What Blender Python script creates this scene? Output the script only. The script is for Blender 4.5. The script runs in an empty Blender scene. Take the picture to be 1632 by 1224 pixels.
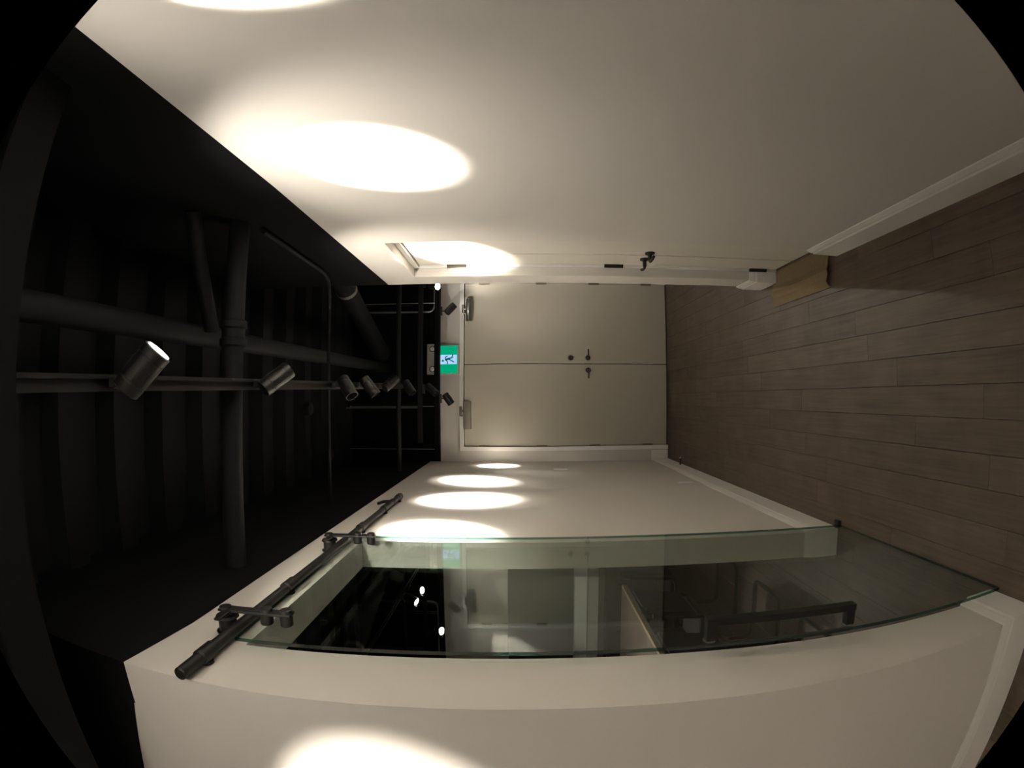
import bpy, bmesh, math, random
from mathutils import Vector, Matrix, Quaternion
random.seed(4)
scene = bpy.context.scene
COL = scene.collection
V = Vector

# ------------------------------------------------------------------ camera (phone with clip-on wide lens, turned on its side)
cd = bpy.data.cameras.new('camera'); cam = bpy.data.objects.new('camera', cd); COL.objects.link(cam)
scene.camera = cam
YAW, PITCH, ROLL, CAMH = -0.00397, -0.01, 0.004, 1.5462
def _R():
    c, s = math.cos(ROLL), math.sin(ROLL); Rr = Matrix(((c,0,s),(0,1,0),(-s,0,c)))
    c, s = math.cos(PITCH), math.sin(PITCH); Rp = Matrix(((1,0,0),(0,c,-s),(0,s,c)))
    c, s = math.cos(YAW), math.sin(YAW); Ry = Matrix(((c,-s,0),(s,c,0),(0,0,1)))
    return Ry @ Rp @ Rr
R = _R()
ex, ey, ez = R @ V((0,0,-1)), R @ V((1,0,0)), R @ V((0,-1,0))
M = Matrix((ex, ey, ez)).transposed().to_4x4(); M.translation = V((0,0,CAMH))
cam.matrix_world = M
cd.type = 'PANO'; cd.panorama_type = 'FISHEYE_LENS_POLYNOMIAL'
cd.sensor_fit = 'HORIZONTAL'; cd.sensor_width = 16.32; cd.sensor_height = 12.24
K2, K1, K3 = 0.210, -0.646, 0.383
cd.fisheye_polynomial_k0 = 0
cd.fisheye_polynomial_k1 = -1/8.0
cd.fisheye_polynomial_k2 = -K2/64.0
cd.fisheye_polynomial_k3 = -K1/512.0
cd.fisheye_polynomial_k4 = -K3/4096.0
u = 930/800.0
cd.fisheye_fov = 2*u*(1+K2*u+K1*u*u+K3*u**3)
cd.shift_x = -22.5/1632; cd.shift_y = 19.5/1224
cd.clip_start = 0.01

# ------------------------------------------------------------------ world, colour management
w = bpy.data.worlds.new('world'); scene.world = w; w.use_nodes = True
w.node_tree.nodes['Background'].inputs[0].default_value = (0.9,0.95,1,1)
w.node_tree.nodes['Background'].inputs[1].default_value = 0.0
scene.view_settings.view_transform = 'Standard'; scene.view_settings.look = 'None'
scene.view_settings.gamma = 1; scene.view_settings.use_curve_mapping = False
scene.view_settings.exposure = 0.45
SPOT_W, SPILL_W = 540.0, 26.0            # each track head: tight beam, wide spill of its lens
WARM = (1.0, 0.915, 0.80)

# ------------------------------------------------------------------ materials
def mat(name, col, rough=0.6, metal=0.0, spec=0.5, noise=None, bump=0.0, nscale=40):
    m = bpy.data.materials.new(name); m.use_nodes = True
    nt = m.node_tree; b = nt.nodes['Principled BSDF']
    b.inputs['Base Color'].default_value = (*col, 1); b.inputs['Roughness'].default_value = rough
    b.inputs['Metallic'].default_value = metal; b.inputs['Specular IOR Level'].default_value = spec
    tc = nt.nodes.new('ShaderNodeTexCoord'); n = nt.nodes.new('ShaderNodeTexNoise')
    n.inputs['Scale'].default_value = nscale; n.inputs['Detail'].default_value = 5
    nt.links.new(tc.outputs['Object'], n.inputs['Vector'])
    amt = noise if noise is not None else 0.06
    mx = nt.nodes.new('ShaderNodeMixRGB')
    mx.inputs[1].default_value = (*[c*(1-amt) for c in col], 1); mx.inputs[2].default_value = (*[min(1,c*(1+amt)) for c in col], 1)
    nt.links.new(n.outputs['Fac'], mx.inputs[0]); nt.links.new(mx.outputs[0], b.inputs['Base Color'])
    if bump:
        bp = nt.nodes.new('ShaderNodeBump'); bp.inputs['Strength'].default_value = bump; bp.inputs['Distance'].default_value = 0.002
        nt.links.new(n.outputs['Fac'], bp.inputs['Height']); nt.links.new(bp.outputs[0], b.inputs['Normal'])
    return m
def emis(name, col, s):
    m = bpy.data.materials.new(name); m.use_nodes = True; nt = m.node_tree; nt.nodes.clear()
    e = nt.nodes.new('ShaderNodeEmission'); o = nt.nodes.new('ShaderNodeOutputMaterial')
    e.inputs[0].default_value = (*col,1); e.inputs[1].default_value = s
    nt.links.new(e.outputs[0], o.inputs[0]); return m
WALL = mat('wall_paint', (0.64,0.612,0.568), 0.75, spec=0.25, noise=0.015, bump=0.05, nscale=300)
TRIM = mat('trim_paint', (0.86,0.845,0.81), 0.45, spec=0.4, noise=0.01, nscale=20)
BLACK = mat('black_paint', (0.0030,0.0032,0.0035), 0.9, spec=0.1, noise=0.2, nscale=6)
DECKM = mat('deck_black', (0.0075,0.008,0.009), 0.85, spec=0.12, noise=0.2, nscale=6)
PIPEM = mat('pipe_black', (0.0052,0.0058,0.0068), 0.7, spec=0.2, noise=0.15, nscale=12)
STEELB = mat('black_steel', (0.008,0.0076,0.0072), 0.5, spec=0.3, noise=0.1)
FIXT = mat('fixture_black', (0.008,0.0078,0.0075), 0.5, spec=0.45, noise=0.1)
TRACKM = mat('track_black', (0.008,0.0083,0.009), 0.35, spec=0.6, noise=0.1)
GALV = mat('galvanised', (0.30,0.30,0.29), 0.45, metal=0.7, noise=0.15)
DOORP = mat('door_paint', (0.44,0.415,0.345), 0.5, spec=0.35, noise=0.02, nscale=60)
DOORW = mat('door_paint_side', (0.64,0.61,0.54), 0.5, spec=0.35, noise=0.02, nscale=60)
BRONZE = mat('dark_bronze', (0.055,0.045,0.033), 0.35, metal=0.6, noise=0.15)
BRASSD = mat('hinge_metal', (0.22,0.19,0.145), 0.4, metal=0.6, noise=0.2)
CHROME = mat('closer_silver', (0.30,0.29,0.25), 0.28, metal=0.85, noise=0.1)
CLOSER = mat('closer_grey', (0.15,0.135,0.11), 0.4, metal=0.5, noise=0.1)
PLASTIC = mat('grey_plastic', (0.42,0.41,0.39), 0.5, noise=0.04)
WPLAS = mat('white_plastic', (0.80,0.79,0.76), 0.4, noise=0.02)
CARD = mat('cardboard', (0.20,0.148,0.088), 0.85, spec=0.15, noise=0.14, bump=0.2, nscale=60)
OAKL = mat('oak_edge', (0.56,0.43,0.28), 0.5, noise=0.15, nscale=15)
TOPM = mat('table_top', (0.26,0.20,0.16), 0.45, noise=0.1, nscale=15)
FABRIC = mat('dark_fabric', (0.030,0.031,0.032), 0.8, spec=0.2, noise=0.2, bump=0.2, nscale=200)
BROWN = mat('brown_cabinet', (0.07,0.055,0.042), 0.5, noise=0.15, nscale=10)
DARKGL = mat('dark_window', (0.045,0.055,0.048), 0.15, spec=0.5, noise=0.1, nscale=3)
GROOVE = mat('groove', (0.04,0.032,0.025), 0.9, noise=0.2)
LENS = emis('lamp_glow', (1.0,0.95,0.86), 45.0)
DIML = emis('lamp_glow_deep', (1.0,0.95,0.86), 0.10)
INNER = mat('baffle', (0.02,0.02,0.02), 0.5)
CLEAR = mat('lamp_reflector', (0.75,0.74,0.70), 0.3, metal=0.35)
GREEN = emis('sign_green', (0.0,0.27,0.125), 1.0)
SWHITE = emis('sign_white', (0.30,0.50,0.74), 1.0)
TEAL = emis('sign_figure', (0.004,0.055,0.075), 1.0)

def floor_mat():
    m = bpy.data.materials.new('oak_plank'); m.use_nodes = True; nt = m.node_tree; b = nt.nodes['Principled BSDF']
    tc = nt.nodes.new('ShaderNodeTexCoord'); oi = nt.nodes.new('ShaderNodeObjectInfo')
    ad = nt.nodes.new('ShaderNodeVectorMath'); ad.operation = 'ADD'
    sc = nt.nodes.new('ShaderNodeVectorMath'); sc.operation = 'SCALE'; sc.inputs['Scale'].default_value = 60
    cmb = nt.nodes.new('ShaderNodeCombineXYZ')
    for i in range(3): nt.links.new(oi.outputs['Random'], cmb.inputs[i])
    nt.links.new(cmb.outputs[0], sc.inputs[0])
    nt.links.new(tc.outputs['Object'], ad.inputs[0]); nt.links.new(sc.outputs[0], ad.inputs[1])
    mp = nt.nodes.new('ShaderNodeMapping'); mp.inputs['Scale'].default_value = (60, 2.4, 1)
    nt.links.new(ad.outputs[0], mp.inputs['Vector'])
    n1 = nt.nodes.new('ShaderNodeTexNoise'); n1.inputs['Scale'].default_value = 1.0; n1.inputs['Detail'].default_value = 7; n1.inputs['Roughness'].default_value = 0.65
    nt.links.new(mp.outputs[0], n1.inputs['Vector'])
    n2 = nt.nodes.new('ShaderNodeTexNoise'); n2.inputs['Scale'].default_value = 6.0; n2.inputs['Detail'].default_value = 3
    nt.links.new(ad.outputs[0], n2.inputs['Vector'])
    m1 = nt.nodes.new('ShaderNodeMath'); m1.operation = 'MULTIPLY_ADD'; m1.inputs[1].default_value = 1.0
    m2 = nt.nodes.new('ShaderNodeMath'); m2.operation = 'MULTIPLY_ADD'; m2.inputs[1].default_value = 0.7; m2.inputs[2].default_value = -0.42
    nt.links.new(n2.outputs['Fac'], m2.inputs[0])
    nt.links.new(n1.outputs['Fac'], m1.inputs[0]); nt.links.new(m2.outputs[0], m1.inputs[2])
    m3 = nt.nodes.new('ShaderNodeMath'); m3.operation = 'MULTIPLY_ADD'; m3.inputs[1].default_value = 0.22
    nt.links.new(oi.outputs['Random'], m3.inputs[0]); nt.links.new(m1.outputs[0], m3.inputs[2])
    cr = nt.nodes.new('ShaderNodeValToRGB'); e = cr.color_ramp.elements
    e[0].position = 0.25; e[0].color = (0.060,0.044,0.031,1); e[1].position = 0.85; e[1].color = (0.125,0.092,0.066,1)
    nt.links.new(m3.outputs[0], cr.inputs[0]); nt.links.new(cr.outputs[0], b.inputs['Base Color'])
    b.inputs['Roughness'].default_value = 0.5; b.inputs['Specular IOR Level'].default_value = 0.33
    bp = nt.nodes.new('ShaderNodeBump'); bp.inputs['Strength'].default_value = 0.15; bp.inputs['Distance'].default_value = 0.001
    nt.links.new(n1.outputs['Fac'], bp.inputs['Height']); nt.links.new(bp.outputs[0], b.inputs['Normal'])
    return m
PLANK = floor_mat()
def glass_mat(name, tint, f0=0.05):
    m = bpy.data.materials.new(name); m.use_nodes = True; nt = m.node_tree; nt.nodes.clear()
    o = nt.nodes.new('ShaderNodeOutputMaterial'); t = nt.nodes.new('ShaderNodeBsdfTransparent'); g = nt.nodes.new('ShaderNodeBsdfGlossy')
    t.inputs[0].default_value = (*tint,1); g.inputs['Roughness'].default_value = 0.0; g.inputs[0].default_value = (0.95,1,0.97,1)
    lw = nt.nodes.new('ShaderNodeLayerWeight'); lw.inputs[0].default_value = 0.5
    p = nt.nodes.new('ShaderNodeMath'); p.operation = 'POWER'; p.inputs[1].default_value = 5
    a = nt.nodes.new('ShaderNodeMath'); a.operation = 'MULTIPLY_ADD'; a.inputs[1].default_value = 1-f0; a.inputs[2].default_value = f0
    nt.links.new(lw.outputs['Facing'], p.inputs[0]); nt.links.new(p.outputs[0], a.inputs[0])
    mx = nt.nodes.new('ShaderNodeMixShader'); nt.links.new(a.outputs[0], mx.inputs[0])
    nt.links.new(t.outputs[0], mx.inputs[1]); nt.links.new(g.outputs[0], mx.inputs[2]); nt.links.new(mx.outputs[0], o.inputs[0])
    return m
GLASS = glass_mat('clear_glass', (0.925,0.965,0.935))
GEDGE = glass_mat('glass_edge', (0.09,0.25,0.20), 0.06)

# ------------------------------------------------------------------ helpers
def bm_new(): return bmesh.new()
def box(bm, x0, x1, y0, y1, z0, z1):
    x0,x1 = min(x0,x1),max(x0,x1); y0,y1 = min(y0,y1),max(y0,y1); z0,z1 = min(z0,z1),max(z0,z1)
    v = [bm.verts.new(p) for p in ((x0,y0,z0),(x1,y0,z0),(x1,y1,z0),(x0,y1,z0),(x0,y0,z1),(x1,y0,z1),(x1,y1,z1),(x0,y1,z1))]
    for f in ((3,2,1,0),(4,5,6,7),(0,1,5,4),(1,2,6,5),(2,3,7,6),(3,0,4,7)): bm.faces.new([v[i] for i in f])
    return bm
def bbox(x0,x1,y0,y1,z0,z1,bev=0.0,seg=2):
    bm = bm_new(); box(bm,x0,x1,y0,y1,z0,z1)
    if bev: bmesh.ops.bevel(bm, geom=bm.edges[:], offset=bev, segments=seg, affect='EDGES', profile=0.6)
    return bm
def frame_of(d):
    d = d.normalized(); a = V((0,0,1)) if abs(d.z) < 0.9 else V((1,0,0))
    x = d.cross(a).normalized(); return x, d.cross(x).normalized(), d
def lathe(bm, o, d, prof, n=24, caps=True):
    """prof: list of (distance along d, radius)"""
    o = V(o); x, y, d = frame_of(V(d)); rings = []
    for t, r in prof:
        rings.append([bm.verts.new(o + d*t + (x*math.cos(2*math.pi*i/n) + y*math.sin(2*math.pi*i/n))*max(r,1e-5)) for i in range(n)])
    for a, b in zip(rings, rings[1:]):
        for i in range(n):
            bm.faces.new((a[i], a[(i+1)%n], b[(i+1)%n], b[i]))
    if caps:
        bm.faces.new(rings[0][::-1]); bm.faces.new(rings[-1])
    return bm
def rod(bm, a, b, r, n=12):
    a, b = V(a), V(b); return lathe(bm, a, b-a, [(0,r),((b-a).length,r)], n)
def tube(bm, pts, r, n=10):
    pts = [V(p) for p in pts]; rings = []; prev = None
    for i, p in enumerate(pts):
        d = (pts[min(i+1,len(pts)-1)] - pts[max(i-1,0)]).normalized()
        if prev is None: x, y, _ = frame_of(d)
        else:
            x = (prev - d*prev.dot(d)).normalized(); y = d.cross(x)
        prev = x
        rings.append([bm.verts.new(p + (x*math.cos(2*math.pi*k/n)+y*math.sin(2*math.pi*k/n))*r) for k in range(n)])
    for a, b in zip(rings, rings[1:]):
        for k in range(n): bm.faces.new((a[k], a[(k+1)%n], b[(k+1)%n], b[k]))
    bm.faces.new(rings[0][::-1]); bm.faces.new(rings[-1]); return bm
def smooth_path(pts, rad, seg=6):
    pts = [V(p) for p in pts]; out = [pts[0]]
    for a, b, c in zip(pts, pts[1:], pts[2:]):
        r = min(rad, (a-b).length*0.45, (c-b).length*0.45)
        p, q = b + (a-b).normalized()*r, b + (c-b).normalized()*r
        for i in range(seg+1):
            t = i/seg; out.append(p*(1-t)**2 + b*2*t*(1-t) + q*t*t)
    out.append(pts[-1]); return out
def prism(bm, prof, a, b, mapf):
    """extrude a closed 2D profile from a to b; mapf(u,v,t)->xyz"""
    r0 = [bm.verts.new(mapf(u_,v_,a)) for u_,v_ in prof]; r1 = [bm.verts.new(mapf(u_,v_,b)) for u_,v_ in prof]
    n = len(prof)
    for i in range(n): bm.faces.new((r0[i], r0[(i+1)%n], r1[(i+1)%n], r1[i]))
    bm.faces.new(r0[::-1]); bm.faces.new(r1); return bm
def obj(name, bm, m, parent=None, origin=None, smooth=False, label=None):
    bmesh.ops.recalc_face_normals(bm, faces=bm.faces[:])
    me = bpy.data.meshes.new(name)
    org = V(origin) if origin is not None else (root_of(parent).location.copy() if parent else V((0,0,0)))
    bmesh.ops.translate(bm, verts=bm.verts[:], vec=-org)
    bm.to_mesh(me); bm.free()
    for mm in (m if isinstance(m, (list,tuple)) else [m]): me.materials.append(mm)
    if smooth:
        for p in me.polygons: p.use_smooth = True
        me.set_sharp_from_angle(angle=math.radians(35))
    o = bpy.data.objects.new(name, me); COL.objects.link(o)
    if parent: o.parent = parent
    else: o.location = org
    if label: o['label'] = label
    return o
def root_of(o):
    while o.parent: o = o.parent
    return o
def thing(name, loc, label, cat, group=None):
    o = bpy.data.objects.new(name, None); o.empty_display_size = 0.05; COL.objects.link(o); o.location = V(loc)
    o['label'] = label; o['category'] = cat
    if group: o['group'] = group
    return o
def tag(o, label, cat, group=None):
    o['label'] = label; o['category'] = cat
    if group: o['group'] = group
    return o
def struct(name, bm, m, parent=None, origin=None):
    o = obj(name, bm, m, parent, origin)
    if not parent: o['kind'] = 'structure'
    return o

# ------------------------------------------------------------------ the setting (metres; corridor runs along +y)
XR, XL, YF, YN = 0.705, -0.656, 5.063, 0.953
HR, HLW, HF, DECK = 2.382, 2.515, 2.385, 3.36
XO, YB, XA, XROOM = -3.6, -3.0, 2.4, -3.6          # outer limits
LT = 0.125                                          # thickness of the left wall
R0, R1, RZ, RE = 2.14, 2.772, 2.165, 2.95           # recess and end of the right wall
O0, O1, OZ = 1.165, 2.18, 2.285                     # opening behind the glass

# floor: base slab and single planks
fl = struct('floor', bbox(XO,XA,YB,YF+0.3,-0.12,-0.007), GROOVE)
PW, PL, G = 0.118, 1.22, 0.0007
mesh_cache = {}
def plank_mesh(wd, ln):
    key = (round(wd,3), round(ln,3))
    if key not in mesh_cache:
        bm = bbox(-wd/2, wd/2, -ln/2, ln/2, -0.008, 0.0)
        top = [e for e in bm.edges if all(abs(v.co.z) < 1e-6 for v in e.verts)]
        bmesh.ops.bevel(bm, geom=top, offset=0.0007, segments=1, affect='EDGES')
        me = bpy.data.meshes.new('plank'); bm.to_mesh(me); bm.free(); me.materials.append(PLANK); mesh_cache[key] = me
    return mesh_cache[key]
rest = bm_new(); k = 0
x = 0.041 - PW*31
while x < XA - PW:
    y = YB - random.random()*PL
    while y < YF:
        y0, y1 = max(y, YB), min(y+PL, YF)
        if y1 - y0 > 0.05:
            cx, cy = x + PW/2, (y0+y1)/2
            if -2.1 < cx < 1.25 and y1 > 0.25:
                o = bpy.data.objects.new('plank', plank_mesh(PW-2*G, y1-y0-0.0005)); COL.objects.link(o)
                o.parent = fl; o.location = (cx, cy, 0)
            else:
                box(rest, x+G, x+PW-G, y0+G, y1-G, -0.008, 0)
        y += PL
    x += PW
o = obj('plank_field', rest, PLANK, fl); o['kind'] = 'stuff'

# right wall with its recess
def wallbox(bm, x0, x1, y0, y1, za0, za1, zb0, zb1):
    # box whose bottom and top edges may slope along its length (corner order as box())
    v = [bm.verts.new(p) for p in ((x0,y0,za0[0]),(x1,y0,za0[1]),(x1,y1,za1[1]),(x0,y1,za1[0]),(x0,y0,zb0[0]),(x1,y0,zb0[1]),(x1,y1,zb1[1]),(x0,y1,zb1[0]))]
    for f in ((3,2,1,0),(4,5,6,7),(0,1,5,4),(1,2,6,5),(2,3,7,6),(3,0,4,7)): bm.faces.new([v[i] for i in f])
def yw(bm, x0, x1, y0, y1, lo, hi): wallbox(bm, x0, x1, y0, y1, (lo(y0),)*2, (lo(y1),)*2, (hi(y0),)*2, (hi(y1),)*2)
def lin(pts):
    def f(t):
        if t <= pts[0][0]: return pts[0][1]
        for (a, b), (c, d) in zip(pts, pts[1:]):
            if t <= c: return b + (d-b)*(t-a)/(c-a)
        return pts[-1][1]
    return f
zr = lin([(-3,2.40),(0.3,2.398),(1.5,2.366),(3,2.366)])      # paint line, a little off level as in the photograph
zl = lin([(0.95,2.545),(1.25,2.514),(5.1,2.494)])
flat = lambda z: (lambda t: z)
bm = bm_new()
yw(bm, XR, XR+0.3, YB, 0.3, flat(0), zr); yw(bm, XR, XR+0.3, 0.3, 1.5, flat(0), zr); yw(bm, XR, XR+0.3, 1.5, R0, flat(0), zr)
yw(bm, XR, XR+0.3, R0, R1, flat(RZ), zr); yw(bm, XR, XR+0.3, R1, RE, flat(0), zr)
wr = struct('wall_right', bm, WALL)
bm = bm_new()
for a, b in ((YB,0.3),(0.3,1.5),(1.5,RE)): yw(bm, XR, XR+0.3, a, b, zr, flat(DECK+0.2))
obj('upper_wall', bm, BLACK, wr, label='black painted band above the white wall')
# left wall with the opening
bm = bm_new()
yw(bm, XL-LT, XL, YN, O0, flat(0), zl); yw(bm, XL-LT, XL, O0, 1.25, flat(OZ), zl); yw(bm, XL-LT, XL, 1.25, O1, flat(OZ), zl); yw(bm, XL-LT, XL, O1, YF, flat(0), zl)
wl = struct('wall_left', bm, WALL)
bm = bm_new()
for a, b in ((YN,1.25),(1.25,YF)): yw(bm, XL-LT, XL, a, b, zl, flat(DECK+0.2))
obj('upper_wall', bm, BLACK, wl, label='black painted band above the white wall')
# wall that turns left, nearest the camera
ZN0, ZN1, XK = 2.527, 2.62, -1.06
bm = bm_new(); box(bm, XO, XK, YN, YN+LT, 0, ZN1); wallbox(bm, XK, XL-LT, YN, YN+LT, (0,0), (0,0), (ZN1,ZN0+0.022), (ZN1,ZN0+0.022))
wn = struct('wall_near', bm, WALL)
bm = bm_new(); box(bm, XO, XK, YN, YN+LT, ZN1, DECK+0.2); wallbox(bm, XK, XL-LT, YN, YN+LT, (ZN1,ZN0+0.022), (ZN1,ZN0+0.022), (DECK+0.2,)*2, (DECK+0.2,)*2)
obj('upper_wall', bm, BLACK, wn, label='black painted band above the white wall')
# far wall with the double door hole and the dark window of the room
DX0, DX1, DZ, FRW = -0.495, 1.204, 2.135, 0.045
WX0, WX1, WZ0, WZ1 = -3.0, -1.70, 0.99, 1.70
bm = bm_new()
box(bm, XL-LT, DX0-0.02, YF, YF+0.2, 0, HF); box(bm, DX1+0.02, XA, YF, YF+0.2, 0, HF); box(bm, DX0-0.02, DX1+0.02, YF, YF+0.2, DZ+0.02, HF)
box(bm, XROOM, WX0, YF, YF+0.2, 0, HF); box(bm, WX1, XL-LT, YF, YF+0.2, 0, HF)
box(bm, WX0, WX1, YF, YF+0.2, 0, WZ0); box(bm, WX0, WX1, YF, YF+0.2, WZ1, HF)
wf = struct('wall_far', bm, WALL)
obj('upper_wall', bbox(XROOM,XA,YF,YF+0.2,HF,DECK+0.2), BLACK, wf, label='black painted band above the white wall')
struct('wall_back', bbox(XO,XA,YB-0.2,YB,0,DECK+0.2), WALL)
struct('wall_outer_left', bbox(XO-0.2,XO,YB,YF+0.2,0,DECK+0.2), WALL)
struct('wall_outer_right', bbox(XA,XA+0.2,YB,YF+0.2,0,DECK+0.2), WALL)
# ceiling: corrugated black deck, flutes across the corridor
bm = bm_new(); prof = []; y = YB
while y < YF+0.3:
    prof += [(y, DECK), (y+0.13, DECK), (y+0.17, DECK-0.08), (y+0.29, DECK-0.08)]; y += 0.33
vs = [[bm.verts.new((xx, a, b)) for a, b in prof] for xx in (XO-0.2, XA+0.2)]
for i in range(len(prof)-1): bm.faces.new((vs[0][i], vs[0][i+1], vs[1][i+1], vs[1][i]))
for xx, ring in ((XO-0.2, vs[0]), (XA+0.2, vs[1])):
    a = bm.verts.new((xx, prof[-1][0], DECK+0.1)); b = bm.verts.new((xx, prof[0][0], DECK+0.1)); ring += [a, b]
    bm.faces.new(ring)
bm.faces.new((vs[0][-2], vs[0][-1], vs[1][-1], vs[1][-2]))
struct('ceiling', bm, DECKM)

# baseboards: moulded profile
BH, BT = 0.176, 0.016
BP = [(0,0),(BT,0),(BT,0.132),(BT*0.72,0.140),(BT*0.72,0.150),(BT*0.45,0.166),(BT*0.3,BH),(0,BH)]
def base_path(bm, pts):
    """sweep the profile along a floor polyline; the board stands to the left of the walking direction, corners mitred"""
    pts = [V((p[0],p[1],0)) for p in pts]; rings = []
    for i, p in enumerate(pts):
        ns = []
        if i > 0: d = (p-pts[i-1]).normalized(); ns.append(V((-d.y,d.x,0)))
        if i < len(pts)-1: d = (pts[i+1]-p).normalized(); ns.append(V((-d.y,d.x,0)))
        m = ns[0] if len(ns) == 1 else (ns[0]+ns[1]).normalized()
        m = m/max(0.2, m.dot(ns[0]))
        rings.append([bm.verts.new(p + m*u_ + V((0,0,v_))) for u_, v_ in BP])
    n = len(BP)
    for a, b in zip(rings, rings[1:]):
        for i in range(n): bm.faces.new((a[i], a[(i+1)%n], b[(i+1)%n], b[i]))
    bm.faces.new(rings[0][::-1]); bm.faces.new(rings[-1])
e = 0.0004
bm = bm_new(); base_path(bm, [(XR-e,YB),(XR-e,R0+e),(XR+0.048,R0+e)])
base_path(bm, [(XR+0.048,R1-e),(XR-e,R1-e),(XR-e,RE+e),(XR+0.29,RE+e)]); struct('baseboard_right', bm, TRIM)
bm = bm_new(); base_path(bm, [(XL+e,YF-0.02),(XL+e,O1-e),(XL-LT,O1-e)])
base_path(bm, [(XL-LT,O0+e),(XL+e,O0+e),(XL+e,YN-e),(XO,YN-e)]); struct('baseboard_left', bm, TRIM)
bm = bm_new(); base_path(bm, [(DX0-FRW-0.012,YF-e),(XL+BT*0.2,YF-e)]); base_path(bm, [(XA,YF-e),(DX1+FRW+0.012,YF-e)]); struct('baseboard_far', bm, TRIM)

# ---- far double door (door_1)
d1 = bpy.data.objects.new('door_1', None); COL.objects.link(d1); d1.location = ((DX0+DX1)/2, YF, 0); d1['kind'] = 'structure'
bm = bm_new(); y0, y1 = YF-0.022, YF+0.06
box(bm, DX0-FRW, DX0-0.004, y0, y1, 0, DZ+FRW); box(bm, DX1+0.004, DX1+FRW, y0, y1, 0, DZ+FRW); box(bm, DX0-0.004, DX1+0.004, y0, y1, DZ+0.004, DZ+FRW)
obj('frame', bm, TRIM, d1)
obj('stop', bbox(DX0,DX1,YF+0.062,YF+0.09,0.01,DZ), GROOVE, d1)
XC = 0.352; LF = YF+0.004
def lever(parent, c, d, along, zdrop=0.0, r=0.027, L=0.085, m=None, flat=False):
    """rose, hub and lever arm: c centre on the leaf face, d outward normal, along lever direction"""
    m = m or BRONZE; c = V(c); d = V(d); along = V(along)
    bm = lathe(bm_new(), c, d, [(0,r),(0.006,r),(0.009,r*0.9),(0.009,r*0.45),(0.042,r*0.40),(0.046,r*0.3)], 24)
    rose = obj('lever_handle', bm, m, parent, smooth=True)
    p = c + d*0.046
    bm = tube(bm_new(), smooth_path([c+d*0.03, p+d*0.004, p+d*0.004+along*L*0.6, p+along*L - d*0.004], 0.012), 0.0075, 10)
    obj('lever_arm', bm, m, rose if parent.parent is None else parent, smooth=True)
    return rose
for s, xa, xb in ((-1, DX0+0.003, XC-0.0035), (1, XC+0.0035, DX1-0.003)):
    leaf = obj('leaf', bbox(xa, xb, LF, LF+0.045, 0.012, DZ-0.003, 0.0015, 1), DOORP, d1)
    lever(leaf, (XC + s*0.064, LF, 0.853), (0,-1,0), (s,0,0))
    hx = DX0 if s < 0 else DX1
    for hz in (1.93, 1.335, 0.78, 0.217):
        bm = rod(bm_new(), (hx, LF-0.008, hz-0.055), (hx, LF-0.008, hz+0.055), 0.008, 10)
        box(bm, hx-0.014, hx+0.014, LF-0.006, LF+0.001, hz-0.055, hz+0.055)
        obj('hinge', bm, BRASSD, leaf, smooth=True)
    if s > 0:
        obj('deadbolt', lathe(bm_new(), (XC+0.062, LF, 1.035), (0,-1,0), [(0,0.027),(0.012,0.026),(0.018,0.021),(0.018,0.012),(0.022,0.010)], 24), BRONZE, leaf, smooth=True)
obj('strike_plate', bbox(XC-0.004, XC+0.004, LF-0.003, LF+0.002, 0.815, 0.89), BRONZE, d1)
obj('threshold', bbox(DX0, DX1, LF-0.004, LF+0.05, 0, 0.0115), GROOVE, d1)
for (a, b, z0, z1, mm, lb, bx, hand) in ((0.796, 1.038, 2.050, 2.118, CHROME, 'polished silver closer body', 0.925, 1), (-0.314, -0.030, 2.060, 2.138, CLOSER, 'dull dark grey closer body', -0.13, -1)):
    zc = (z0+z1)/2
    if hand > 0:
        bm = lathe(bm_new(), (a, LF-0.036, zc), (1,0,0), [(0,0.022),(0.006,0.031),(0.10,0.034),(0.15,0.034),(b-a-0.006,0.031),(b-a,0.022)], 20)
        box(bm, a+0.01, b-0.01, LF-0.03, LF+0.001, z0+0.002, z1-0.002)
    else:
        bm = bbox(a, b, LF-0.062, LF+0.001, z0, z1, 0.006, 2)
    cl = obj('door_closer', bm, mm, d1, smooth=True, label=lb)
    bm = bm_new(); py = LF-0.04
    rod(bm, (bx, py, z1-0.004), (bx, py, z1+0.030), 0.010, 12)
    box(bm, bx-0.055, bx+0.012, py-0.012, py+0.006, z1+0.014, z1+0.026)
    rod(bm, (bx-0.045, py-0.004, z1+0.005), (bx-0.045, py-0.004, z1+0.038), 0.008, 10)
    tube(bm, [(bx-0.045, py-0.004, z1+0.034), (bx+0.005, py+0.012, z1+0.036), (bx+0.02, YF-0.016, z1+0.034)], 0.006, 8)
    box(bm, bx-0.01, bx+0.05, YF-0.024, YF-0.013, z1+0.018, z1+0.044)
    obj('arm', bm, CLOSER if hand < 0 else CHROME, cl)

# ---- recessed double door in the right wall (door_2)
d2 = bpy.data.objects.new('door_2', None); COL.objects.link(d2); d2.location = (XR+0.063, (R0+R1)/2, 0); d2['kind'] = 'structure'
FX = XR+0.050; LX = XR+0.063
bm = bm_new()
box(bm, FX, FX+0.09, R0+0.0005, R0+0.016, 0, RZ-0.0005); box(bm, FX, FX+0.09, R1-0.014, R1-0.0005, 0, RZ-0.0005); box(bm, FX, FX+0.09, R0+0.016, R1-0.014, RZ-0.03, RZ-0.0005)
obj('frame', bm, TRIM, d2)
obj('stop', bbox(LX+0.046,LX+0.06,R0+0.017,R1-0.015,0.01,RZ-0.03), GROOVE, d2)
SEAM = 2.553
obj('seam_backing', bbox(LX+0.010, LX+0.044, SEAM-0.0045, SEAM+0.0045, 0.013, RZ-0.035), GROOVE, d2)  # dark strip put behind the leaf gap to stand in for its shade
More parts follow.
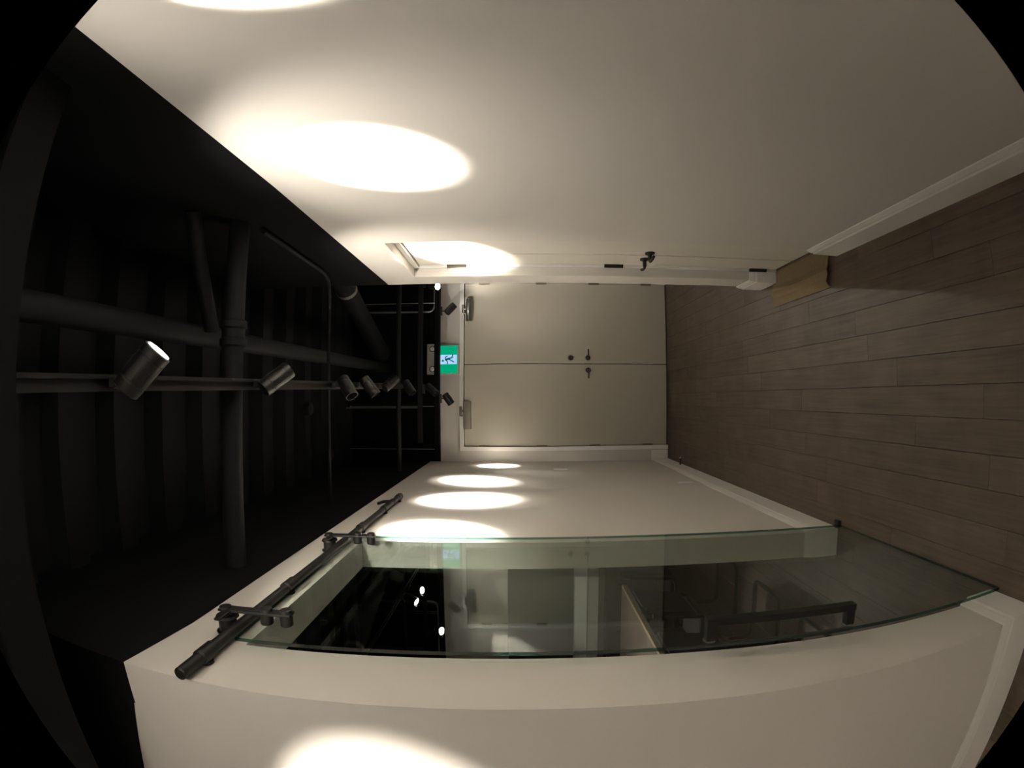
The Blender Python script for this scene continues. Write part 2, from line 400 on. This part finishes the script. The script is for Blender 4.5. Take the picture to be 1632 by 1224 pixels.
for nm, ya, yb, lv, dr in (('leaf', R0+0.019, SEAM-0.005, 2.504, -1), ('leaf', SEAM+0.005, R1-0.017, 2.618, 1)):
    leaf = obj(nm, bbox(LX, LX+0.045, ya, yb, 0.012, RZ-0.034, 0.0015, 1), DOORW, d2)
    lever(leaf, (LX, lv, 0.862), (-1,0,0), (0,dr,0), r=0.026, L=0.075, m=STEELB)
    hy = R0+0.017 if dr < 0 else R1-0.0155
    for hz in (1.915, 1.01, 0.125):
        bm = rod(bm_new(), (LX-0.009, hy, hz-0.055), (LX-0.009, hy, hz+0.055), 0.0085, 10)
        box(bm, LX-0.007, LX+0.001, hy-0.013, hy+0.013, hz-0.055, hz+0.055)
        obj('hinge', bm, BRONZE, leaf, smooth=True)

# ---- room behind the glass: dark window with white sill (window_1)
w1 = bpy.data.objects.new('window_1', None); COL.objects.link(w1); w1.location = ((WX0+WX1)/2, YF, WZ0); w1['kind'] = 'structure'
obj('pane', bbox(WX0+0.002, WX1-0.002, YF+0.03, YF+0.04, WZ0+0.002, WZ1-0.002), DARKGL, w1)
obj('sill', bbox(WX0-0.05, WX1+0.03, YF-0.06, YF+0.029, WZ0-0.135, WZ0-0.0005, 0.004, 1), TRIM, w1)
cab = thing('low_cabinet', (-2.3, YF-0.2, 0), 'dark brown low cabinet under the window in the glazed room', 'cabinet')
obj('carcass', bbox(-3.3,-1.3,YF-0.36,YF-0.02,0.0,0.70), BROWN, cab)
for i in range(4):
    dr_ = obj('cabinet_door', bbox(-3.29+i*0.5,-2.81+i*0.5,YF-0.38,YF-0.361,0.05,0.69,0.002,1), BROWN, cab)
    obj('pull', bbox(-2.86+i*0.5,-2.85+i*0.5,YF-0.40,YF-0.381,0.5,0.6), STEELB, dr_)
obj('cabinet_top', bbox(-3.32,-1.28,YF-0.39,YF-0.015,0.701,0.73,0.003,1), BROWN, cab)

# ------------------------------------------------------------------ sliding glass door and its rail
RX, RZc, RR = -0.628, 2.331, 0.0165
rail = thing('door_rail', (RX, 2.02, RZc), 'black steel tube rail along the left wall carrying the glass door', 'rail')
obj('tube', lathe(bm_new(), (RX, 0.925, RZc), (0,1,0), [(0,RR-0.004),(0.003,RR),(2.182,RR),(2.185,RR-0.004)], 20), STEELB, rail, smooth=True)
for yc in (1.046, 1.539, 2.315, 2.723, 3.05):
    so = obj('standoff', lathe(bm_new(), (RX, yc-0.034, RZc), (0,1,0), [(0,RR+0.0005),(0.004,RR+0.0045),(0.064,RR+0.0045),(0.068,RR+0.0005)], 20), STEELB, rail, smooth=True)
    bm = lathe(bm_new(), (RX-0.012, yc, RZc), (-1,0,0), [(0,0.012),(0.008,0.012),(0.0085,0.017),(0.0155,0.018)], 16)
    obj('spacer', bm, STEELB, so, smooth=True)
yc = 2.900
bm = lathe(bm_new(), (RX, yc-0.014, RZc), (0,1,0), [(0,RR+0.004),(0.028,RR+0.004)], 20)
tube(bm, smooth_path([(RX+0.004, yc, RZc+0.012), (RX+0.004, yc, RZc+0.052), (RX+0.004, yc-0.060, RZc+0.070)], 0.035), 0.0095, 10)
rod(bm, (RX+0.012, yc-0.035, RZc+0.026), (RX-0.018, yc-0.035, RZc+0.026), 0.007, 10)
obj('end_stop', bm, STEELB, rail, smooth=True)

gd = thing('sliding_glass_door', (-0.622, 1.63, 0), 'tall frameless clear glass sliding door hung over the left wall opening', 'door')
GX0, GX1, GY0, GY1, GZ0, GZ1 = -0.627, -0.617, 1.128, 2.130, 0.012, 2.293
bm = bbox(GX0, GX1, GY0, GY1, GZ0, GZ1); bm.normal_update()
for f in bm.faces: f.material_index = 0 if abs(f.normal.x) > 0.9 else 1
pane = obj('glass_pane', bm, [GLASS, GEDGE], gd)
for hy in (1.226, 2.012):
    bx0, bx1 = -0.588, -0.580
    bm = bbox(bx0, bx1, hy-0.017, hy+0.017, 2.170, 2.392, 0.003, 2)
    lathe(bm, (bx1-0.0005, hy, 2.376), (1,0,0), [(0,0.018),(0.004,0.017)], 18)
    hg = obj('hanger', bm, STEELB, gd, smooth=True)
    for hz in (2.247, 2.188):
        bm = lathe(bm_new(), (GX1+0.0003, hy, hz), (1,0,0), [(0,0.0165),(0.002,0.0180),(0.0286,0.0180)], 20)
        lathe(bm, (bx1-0.0002, hy, hz), (1,0,0), [(0,0.0175),(0.009,0.0165),(0.011,0.012)], 18)
        obj('clamp_disc', bm, STEELB, hg, smooth=True)
    bm = lathe(bm_new(), (bx0-0.0003, hy, 2.3735), (-1,0,0), [(0,0.014),(0.013,0.014),(0.0131,0.031),(0.020,0.034),(0.0228,0.0258),(0.0570,0.0258),(0.0590,0.034),(0.0640,0.032)], 24)
    obj('roller', bm, STEELB, hg, smooth=True)
    bm = bbox(bx0-0.001, bx1-0.001, hy-0.075, hy-0.012, 2.350, 2.368, 0.002, 1)
    obj('guard', bm, STEELB, hg)
hy, b = 1.147, 0.0125
bm = bm_new(); xo = -0.5635
box(bm, xo-b*0.7, xo+b*0.7, hy-b, hy+b, 0.652, 1.084)
for hz in (0.652, 1.084-2*b): box(bm, GX1+0.0034, xo-b*0.7, hy-b*0.8, hy+b*0.8, hz, hz+2*b)
h = obj('pull_handle', bm, STEELB, gd)
for hz in (0.6625, 1.0735):
    obj('washer', lathe(bm_new(), (GX1+0.0002, hy, hz), (1,0,0), [(0,0.016),(0.003,0.016)], 18), CHROME, h, smooth=True)
bm = bm_new(); box(bm, GX0-0.006, GX0-0.0003, hy-0.008, hy+0.008, 0.652, 1.084)
obj('inner_plate', bm, STEELB, gd)
fg = thing('floor_guide', (-0.622, 2.15, 0), 'small black floor guide at the foot of the glass door', 'guide')
obj('guide_block', bbox(-0.639, -0.600, 2.136, 2.172, 0.0, 0.020, 0.003, 1), STEELB, fg)

# ------------------------------------------------------------------ lighting track and heads
def trk_x(y): return 0.020 + 0.0208*y
TZ = 2.600
tr = thing('lighting_track', (trk_x(1.6), 1.6, TZ), 'long black lighting track running down the middle of the corridor', 'track')
bm = bm_new()
for dx0, dx1, z0, z1 in ((-0.022,0.022,TZ+0.012,TZ+0.022), (-0.022,-0.016,TZ,TZ+0.012), (0.016,0.022,TZ,TZ+0.012), (-0.016,-0.010,TZ,TZ+0.003), (0.010,0.016,TZ,TZ+0.003)):
    ya, yb = -1.2, 4.28
    v = [bm.verts.new((trk_x(yy)+dx, yy, zz)) for yy in (ya,yb) for dx, zz in ((dx0,z0),(dx1,z0),(dx1,z1),(dx0,z1))]
    for f in ((0,1,2,3),(7,6,5,4),(0,4,5,1),(1,5,6,2),(2,6,7,3),(3,7,4,0)): bm.faces.new([v[i] for i in f])
obj('channel', bm, TRACKM, tr)
bm = bm_new(); box(bm, trk_x(4.28)-0.023, trk_x(4.28)+0.023, 4.275, 4.29, TZ-0.001, TZ+0.023); obj('end_cap', bm, FIXT, tr)
for yy in (0.3, 1.5, 2.7, 3.9):
    obj('hanger_rod', rod(bm_new(), (trk_x(yy), yy, TZ+0.02), (trk_x(yy), yy, DECK-0.001), 0.004, 8), PIPEM, tr)

def head(at, centre, target, label, group, lit=True, beam=1.0, size=32, blend=0.8, spill=1.0, recess=0.006, adapter='y', L=0.135, r=0.036):
    """track spotlight: adapter on the track at `at`, cylinder body centred at `centre`, aimed at `target`"""
    at, c, tg = V(at), V(centre), V(target)
    d = (tg - c).normalized()
    t = thing('track_spotlight', at, label, 'spotlight', group)
    a = 0.045
    ab = bbox(at.x-0.014, at.x+0.014, at.y-a, at.y+a, at.z-0.024, at.z-0.0005, 0.003, 1) if adapter == 'y' else bbox(at.x-a, at.x+a, at.y-0.014, at.y+0.014, at.z-0.024, at.z-0.0005, 0.003, 1)
    obj('adapter', ab, FIXT, t)
    back = c - d*0.01
    side = d.cross(V((0,0,1))).normalized()
    ps = [at - V((0,0,0.024)), V((at.x, at.y, c.z+0.052)), c - d*0.005]
    obj('stem', tube(bm_new(), smooth_path(ps, 0.02), 0.0065, 10), FIXT, t, smooth=True)
    h = L/2
    bm = lathe(bm_new(), c, d, [(-h, r*0.80),(-h+0.004, r*0.96),(-h+0.03, r),(-h+0.032, r*0.96),(-h+0.036, r*0.96),(-h+0.038, r),(h-0.028, r),(h-0.027, r*0.975),(h-0.024, r*0.975),(h-0.023, r),(h, r),(h, r*0.90),(h-recess-0.004, r*0.86)], 28, caps=False)
    bmesh.ops.holes_fill(bm, edges=[e for e in bm.edges if e.is_boundary][:])
    body = obj('housing', bm, FIXT, t, smooth=True)
    x, y, _ = frame_of(d); bm = bm_new()
    for i in range(8):
        an = 2*math.pi*i/8; n = x*math.cos(an)+y*math.sin(an); tt = d.cross(n)
        p = c + n*(r-0.0005)
        v = []
        for e1, e2, e3 in ((-1,-1,0),(1,-1,0),(1,1,0),(-1,1,0),(-1,-1,1),(1,-1,1),(1,1,1),(-1,1,1)):
            v.append(bm.verts.new(p + d*e1*0.020 + tt*e2*0.0035 + n*(0.0016*e3)))
        for f in ((3,2,1,0),(4,5,6,7),(0,1,5,4),(1,2,6,5),(2,3,7,6),(3,0,4,7)): bm.faces.new([v[i] for i in f])
    obj('cooling_rib', bm, TRACKM, body)
    bm = lathe(bm_new(), c+d*(h-recess-0.0035), d, [(0,r*0.84),(0.002,r*0.80),(0.004,r*0.45),(0.005,0.001)], 24)
    obj('lens', bm, (DIML if recess > 0.03 else LENS) if lit else CLEAR, body, smooth=True)
    if lit:
        o_ = c + d*((h-recess+0.016) if recess > 0.03 else (h+0.004+max(0.0,-recess)*1.9))
        for nm, p_, sz, bl, rad in (('beam', SPOT_W*beam, size, blend, 0.012), ('spill', SPILL_W*spill, 84 if recess <= 0.03 else 44, 1.0, 0.02 if recess <= 0.03 else 0.008)):
            if p_ <= 0: continue
            ld = bpy.data.lights.new(nm, 'SPOT'); ld.energy = p_; ld.color = WARM; ld.spot_size = math.radians(sz); ld.spot_blend = bl
            ld.shadow_soft_size = rad
            lo = bpy.data.objects.new(nm, ld); COL.objects.link(lo); lo.parent = t
            lo.location = o_ - at; lo.rotation_mode = 'QUATERNION'; lo.rotation_quaternion = d.to_track_quat('-Z','Y')
    return t
GH = 'spotlights on the corridor track'
def th(y, tx, ty, tz, label, off=0.0, **k):
    x_ = trk_x(y); return head((x_, y, TZ), (x_+off, y, 2.525), (tx, ty, tz), label, GH, **k)
th(1.11, XR, 1.34, 2.03, 'lit black track spotlight nearest the camera, its bright lens in view', off=0.03, recess=-0.006, r=0.041)
th(1.86, XR+0.05, 2.50, 1.92, 'second black track spotlight from the camera, tilted to the right wall', off=0.02, size=24)
th(2.68, XL, 2.36, 2.00, 'third black track spotlight from the camera, turned back to the left wall', off=-0.01, recess=0.080)
th(3.09, XL, 3.13, 1.95, 'added black track spotlight close behind the third one, tilted to the left wall', off=-0.005, size=35, blend=0.95, spill=1.8, recess=0.05)  # invented head, put in to cast the middle pool on the left wall
th(3.60, 1.25, 4.75, 1.55, 'black track spotlight tilted right, last but one at the far track end', off=0.02, beam=0.06, size=56, blend=1.0)
th(4.22, XL, 3.90, 1.95, 'black track spotlight at the very end of the track, turned left', off=-0.01, recess=0.08, size=31, blend=0.9, spill=1.5)
# unseen heads added to the same track overhead, for wall pools and fill
th(0.12, XL, 2.20, 2.0, 'black track spotlight overhead aimed at the wall past the glass door', beam=0.30, size=30, blend=1.0, spill=0.15)
th(0.34, XR, 0.510, 2.0, 'black track spotlight overhead aimed at the near right wall', size=27, spill=0.45)
th(-0.15, -1.17, YN, 1.78, 'black track spotlight overhead aimed at the wall left of the camera', beam=1.3, size=27, blend=1.0, spill=0.4)
th(-0.75, XR, -0.9, 1.6, 'added black fill spotlight overhead behind the camera, turned to the right wall', beam=2.4, size=44)  # out of view, put in as fill light for the near walls
th(-1.10, XR, -2.2, 1.4, 'added black fill spotlight overhead behind the camera, last but one on the track', size=50, beam=1.6)  # another unseen head added for fill

# cross bar with two heads, near the far doors
cb = thing('cross_bar', (0.36, 4.70, 2.525), 'grey steel cross bar under the black ceiling before the far doors', 'bar')
obj('bar', bbox(-0.43, 2.2, 4.685, 4.715, 2.502, 2.548, 0.003, 1), PIPEM, cb)
for xx in (-0.09, 1.3): obj('hanger_rod', rod(bm_new(), (xx, 4.70, 2.547), (xx, 4.70, DECK-0.09), 0.005, 8), GALV, cb)
GC = 'spotlights before the far doors'
head((0.094,4.70,2.502), (0.085,4.70,2.41), (XL,4.30,1.50), 'black spotlight hanging from the cross bar left of the exit sign', GC, adapter='x', size=24, beam=0.02, spill=0.2, recess=0.05)
head((1.13,4.70,2.502), (1.105,4.72,2.40), (0.45,2.9,0.6), 'lit spotlight on the cross bar peeping past the right wall end', GC, adapter='x', beam=0.05, spill=0.6, recess=0.001)
# low black track against the far wall
lt = thing('lighting_track', (0.36, 4.80, 2.40), 'short black lighting track across the corridor above the far doors', 'track')
obj('channel', bbox(-0.60, 2.2, 4.775, 4.825, 2.352, 2.40, 0.003, 1), BLACK, lt)
for xx in (-0.5, -0.077, 0.95, 1.9): obj('hanger_rod', rod(bm_new(), (xx, 4.80, 2.3995), (xx, 4.80, DECK-0.09), 0.004, 8), GALV, lt)
head((0.868,4.80,2.352), (0.885,4.79,2.245), (1.5,4.95,1.70), 'black spotlight in front of the far wall, right of the exit sign', GC, adapter='x', beam=0.6, spill=0.5, L=0.12)
head((0.000,4.80,2.352), (-0.005,4.79,2.262), (XL,4.76,1.80), 'black spotlight in front of the far wall above the left door closer', GC, adapter='x', beam=0.45, spill=0.3, size=27, L=0.12, recess=0.04)

# ------------------------------------------------------------------ emergency exit light
ES = thing('exit_sign', (0.40, YF, 2.19), 'green running man exit sign with two emergency lamps above the far doors', 'sign')
YS = YF-0.045
box_ = obj('sign_box', bbox(0.247,0.556,YS,YF-0.001,2.178,2.378,0.003,1), PLASTIC, ES)
obj('green_panel', bbox(0.259,0.544,YS-0.002,YS+0.001,2.199,2.377), GREEN, ES)
obj('white_panel', bbox(0.352,0.449,YS-0.0035,YS-0.0021,2.204,2.3765), SWHITE, ES)
def P(Xz, Yz): return V((0.4005 + (515-Yz)*0.000566, 0, 2.2905 + (638-Xz)*0.00067))
def stroke(bm, pts, wd):
    y0, y1 = YS-0.0048, YS-0.0036
    for a, b in zip(pts, pts[1:]):
        a, b = P(*a), P(*b); d = (b-a).normalized(); n = V((-d.z,0,d.x))*wd/2
        q = [a+n, a-n, b-n, b+n]
        lo = [bm.verts.new((p.x,y0,p.z)) for p in q]; hi = [bm.verts.new((p.x,y1,p.z)) for p in q]
        bm.faces.new(lo); bm.faces.new(hi[::-1])
        for i in range(4): bm.faces.new((lo[i], lo[(i+1)%4], hi[(i+1)%4], hi[i]))
    for p in pts:
        p = P(*p); lathe(bm, (p.x, y1, p.z), (0,-1,0), [(0,wd/2),(0.00121,wd/2)], 12)
bm = bm_new()
hp = P(548,538); lathe(bm, (hp.x, YS-0.0036, hp.z), (0,-1,0), [(0,0.0105),(0.0012,0.0105)], 16)
stroke(bm, [(595,518),(645,500)], 0.021); stroke(bm, [(590,508),(586,472),(618,455)], 0.009)
stroke(bm, [(602,535),(622,560),(618,592)], 0.009); stroke(bm, [(645,495),(690,485),(702,428)], 0.0115); stroke(bm, [(642,508),(688,540),(718,562)], 0.0105)
obj('running_figure', bm, TEAL, ES, label='dark running man pictogram')
obj('lamp_box', bbox(0.247,0.560,YF-0.075,YF-0.001,2.402,2.514,0.004,2), PLASTIC, ES)
for xx in (0.505, 0.300):
    lh = obj('emergency_lamp', lathe(bm_new(), (xx, YF-0.075, 2.452), (0,-1,0), [(0,0.020),(0.012,0.020),(0.016,0.028),(0.030,0.031),(0.032,0.029)], 20), FIXT, ES, smooth=True)
    obj('bulb', lathe(bm_new(), (xx, YF-0.107, 2.452), (0,-1,0), [(0,0.024),(0.004,0.020),(0.008,0.010),(0.010,0.001)], 18), WPLAS, lh, smooth=True)

# ------------------------------------------------------------------ pipes, ducts and conduits under the deck
t = thing('sprinkler_pipe', (0.02, 1.72, 2.62), 'thick black pipe crossing the corridor overhead with a grooved coupling', 'pipe')
obj('pipe_run', rod(bm_new(), (XR-0.001,1.80,2.675), (XL+0.001,1.77,2.675), 0.041, 20), PIPEM, t, smooth=True)
obj('coupling', lathe(bm_new(), (0.31,1.792,2.675), (-1,0,0), [(0,0.046),(0.006,0.052),(0.03,0.052),(0.036,0.044),(0.07,0.044),(0.076,0.052),(0.10,0.052),(0.106,0.046)], 20), PIPEM, t, smooth=True)
t = thing('branch_pipe', (0.5, 1.70, 2.76), 'thinner black pipe slanting from the right wall to the coupling', 'pipe')
obj('pipe_run', rod(bm_new(), (XR-0.001,1.62,2.775), (0.28,1.83,2.80), 0.030, 18), PIPEM, t, smooth=True)
t = thing('long_pipe', (0.3, 2.8, 2.95), 'long dark pipe running lengthwise above the lighting track', 'pipe')
obj('pipe_run', tube(bm_new(), [(0.255,0.4,2.93),(0.28,2.1,2.95),(0.325,YF-0.001,2.98)], 0.048, 20), PIPEM, t, smooth=True)
for yy in (1.2, 3.2): obj('hanger', rod(bm_new(), (0.27+0.012*yy,yy,2.985), (0.27+0.012*yy,yy,DECK-0.001), 0.006, 8), PIPEM, t)
t = thing('conduit', (0.3, 2.9, 2.7), 'thin black conduit along the right upper wall bending across the ceiling', 'conduit')
obj('pipe_run', tube(bm_new(), smooth_path([(0.688,1.86,2.60),(0.688,2.62,2.62),(0.60,2.96,2.75),(XL+0.001,2.98,2.755)], 0.12), 0.011, 10), PIPEM, t, smooth=True)
t = thing('air_duct', (0.85, 4.1, 2.98), 'dark duct slanting overhead beyond the end of the right wall', 'duct')
obj('duct_run', rod(bm_new(), (1.15,3.25,2.98), (0.46,4.95,2.98), 0.085, 20), PIPEM, t, smooth=True)
obj('band', lathe(bm_new(), (0.90,3.866,2.98), (-0.376,0.926,0), [(0,0.0855),(0.005,0.090),(0.03,0.090),(0.035,0.0855)], 20), GALV, t, smooth=True)
t = thing('steel_beam', (0, 0.66, 2.55), 'dark steel beam crossing right above the camera', 'beam')
bm = bm_new(); box(bm, XL+0.001-2.5, XR-0.001, 0.57, 0.72, 2.56, 2.575); box(bm, XL+0.001-2.5, XR-0.001, 0.57, 0.72, 2.785, 2.80); box(bm, XL+0.001-2.5, XR-0.001, 0.638, 0.652, 2.575, 2.785)
obj('flanges', bm, BLACK, t)
t = thing('cross_pipe', (0.4, 4.3, 2.64), 'black pipe crossing just past the end of the lighting track', 'pipe')
obj('pipe_run', rod(bm_new(), (2.2,4.35,2.66), (XL+0.001,4.35,2.65), 0.022, 16), PIPEM, t, smooth=True)
t = thing('bent_conduit', (0.9, 4.92, 2.6), 'pale bent conduit dropping behind the cross bar beside the right spotlight', 'conduit')
obj('pipe_run', tube(bm_new(), smooth_path([(0.885,4.90,DECK-0.09),(0.878,4.90,2.425),(1.05,4.90,2.425),(2.2,4.90,2.425)], 0.10, 8), 0.009, 10), GALV, t, smooth=True)
for xx, yy, lb in ((-0.08,3.78,'round black box on the ceiling just left of the track'), (-0.50,4.21,'round black box on the ceiling close to the left upper wall')):
    t = thing('ceiling_box', (xx,yy,DECK-0.08), lb, 'junction box')
    zc = DECK-0.0815 if 0 else DECK-0.082
    obj('cover', lathe(bm_new(), (xx,yy,DECK-0.0795), (0,0,-1), [(0,0.05),(0.035,0.055),(0.05,0.05),(0.055,0.02)], 20), PIPEM, t, smooth=True)

# ------------------------------------------------------------------ small things in the corridor
t = thing('light_switch', (XL, 4.455, 1.13), 'white switch plate on the left wall near the far doors', 'switch')
obj('plate', bbox(XL+0.0002, XL+0.007, 4.418, 4.495, 1.128, 1.254, 0.002, 1), WPLAS, t)
for zz in (1.165, 1.195): obj('rocker', bbox(XL+0.007, XL+0.010, 4.44, 4.473, zz, zz+0.026, 0.001, 1), WPLAS, t)
t = thing('wall_outlet', (XL, 3.63, 0.225), 'white outlet plate low on the left wall above the baseboard', 'outlet')
obj('plate', bbox(XL+0.0002, XL+0.006, 3.592, 3.668, 0.225, 0.345, 0.002, 1), WPLAS, t)
for zz in (0.25, 0.30): obj('socket', lathe(bm_new(), (XL+0.006, 3.63, zz), (1,0,0), [(0,0.016),(0.002,0.015)], 16), WPLAS, t)
t = thing('door_stop', (XL+BT, 4.53, 0.03), 'small dark door stop on the left baseboard by the far doors', 'door stop')
obj('rod', rod(bm_new(), (XL+BT+0.0005,4.53,0.035), (XL+BT+0.06,4.53,0.035), 0.007, 12), BRONZE, t, smooth=True)
obj('tip', lathe(bm_new(), (XL+BT+0.06,4.53,0.035), (1,0,0), [(0,0.009),(0.010,0.009),(0.013,0.006)], 12), WPLAS, t, smooth=True)
# cardboard sheet at the foot of the recessed door
cbd = thing('cardboard_sheet', (0.63, 2.5, 0), 'creased tan cardboard sheet on the floor before the recessed door', 'cardboard')
bm = bm_new(); NU, NV = 13, 25; g0, g1 = [], []
for j in range(NV):
    yv = 2.215 + (2.795-2.215)*j/(NV-1); r0, r1 = [], []
    for i in range(NU):
        f = i/(NU-1); xv = 0.545 + (0.755-0.545)*f
        yy = yv + (0.010*math.sin(9*f)-0.012*math.cos(14*f+1))*(1 if j == 0 else 0)
        z = 0.003 + 0.018*max(0,1-abs(f-0.42)/0.16) + 0.012*max(0,(0.10-(j/(NV-1)))/0.10)*math.sin(3*f+0.5) + 0.002*math.sin(7*f+5*j/NV)
        z = max(z, 0.001)
        r0.append(bm.verts.new((xv,yy,z))); r1.append(bm.verts.new((xv,yy,z+0.004)))
    g0.append(r0); g1.append(r1)
for j in range(NV-1):
    for i in range(NU-1):
        bm.faces.new((g1[j][i],g1[j][i+1],g1[j+1][i+1],g1[j+1][i])); bm.faces.new((g0[j][i],g0[j+1][i],g0[j+1][i+1],g0[j][i+1]))
for j in range(NV-1):
    for i in (0, NU-1): bm.faces.new((g0[j][i],g0[j+1][i],g1[j+1][i],g1[j][i]))
for i in range(NU-1):
    for j in (0, NV-1): bm.faces.new((g0[j][i],g0[j][i+1],g1[j][i+1],g1[j][i]))
obj('sheet', bm, CARD, cbd)

# ------------------------------------------------------------------ room behind the glass
tb = thing('long_table', (-1.95, 3.0, 0), 'long table with a pale oak edge in the room behind the glass', 'table')
obj('tabletop', bbox(-2.40,-1.512,2.25,3.75,0.722,0.752,0.002,1), TOPM, tb)
obj('edge_band', bbox(-1.5115,-1.488,2.25,3.75,0.715,0.7525,0.002,1), OAKL, tb, label='pale oak edge')
for xx in (-1.80,-2.34):
    for yy in (2.33,3.66): obj('leg', bbox(xx-0.025,xx+0.025,yy-0.025,yy+0.025,0.0,0.7215,0.003,1), STEELB, tb)
def chair(y, label):
    t = thing('cantilever_chair', (-1.40, y, 0), label, 'chair', 'cantilever chairs at the long table')
    W = 0.17; xr, xf = -1.205, -1.62; r = 0.0135
    pts = [(-1.33,y-W,0.80),(-1.27,y-W,0.47),(-1.63,y-W,0.44),(-1.60,y-W,r),(xr,y-W,r),(xr,y+W,r),(-1.60,y+W,r),(-1.63,y+W,0.44),(-1.27,y+W,0.47),(-1.33+0.08,y+W,0.80)]
    pts[0] = (-1.25,y-W,0.80); pts[-1] = (-1.25,y+W,0.80)
    obj('tube_frame', tube(bm_new(), smooth_path(pts, 0.05, 5), r, 10), STEELB, t, smooth=True)
    bm = bbox(-1.66,-1.27,y-W+0.012,y+W-0.012,0.455,0.51,0.02,3); obj('seat', bm, FABRIC, t, smooth=True)
    bm = bm_new(); v = []
    for zz, xx in ((0.53,-1.265),(0.86,-1.235)):
        for dx in (-0.022,0.022):
            for dy in (-W+0.012, W-0.012): v.append(bm.verts.new((xx+dx,y+dy,zz)))
    bmesh.ops.convex_hull(bm, input=v); bmesh.ops.bevel(bm, geom=bm.edges[:], offset=0.014, segments=3, affect='EDGES')
    obj('backrest', bm, FABRIC, t, smooth=True)
    return t
chair(2.24, 'dark cantilever chair nearest the glass door handle')
chair(2.82, 'dark cantilever chair in the middle of the row behind the glass')
chair(3.44, 'dark cantilever chair farthest down the row behind the glass')
rt = thing('lighting_track', (-1.475, 3.3, 2.45), 'black lighting track in the room behind the glass door', 'track')
bm = bm_new(); box(bm,-1.495,-1.455,1.6,4.6,2.462,2.472); box(bm,-1.495,-1.489,1.6,4.6,2.45,2.462); box(bm,-1.461,-1.455,1.6,4.6,2.45,2.462)
obj('channel', bm, TRACKM, rt)
for yy in (2.0, 4.2): obj('hanger_rod', rod(bm_new(), (-1.475,yy,2.472), (-1.475,yy,DECK-0.001), 0.004, 8), PIPEM, rt)
GRM = 'spotlights in the room behind the glass'
head((-1.475,3.50,2.45),(-1.49,3.49,2.375),(-1.9,2.9,1.0),'left of two small lit spotlights seen through the glass', GRM, beam=0.05, spill=0.5, recess=0.001, L=0.11, r=0.030)
head((-1.475,3.68,2.45),(-1.49,3.66,2.365),(-1.2,3.0,1.0),'right of two small lit spotlights seen through the glass', GRM, beam=0.05, spill=0.5, recess=0.001, L=0.11, r=0.030)
head((-1.475,4.35,2.45),(-1.49,4.35,2.375),(-1.6,YF,1.9),'added black spotlight at the end of the room track, brightening the far wall', GRM, beam=0.02, spill=0.3, L=0.11, r=0.030)  # head put in to brighten the room's far wall
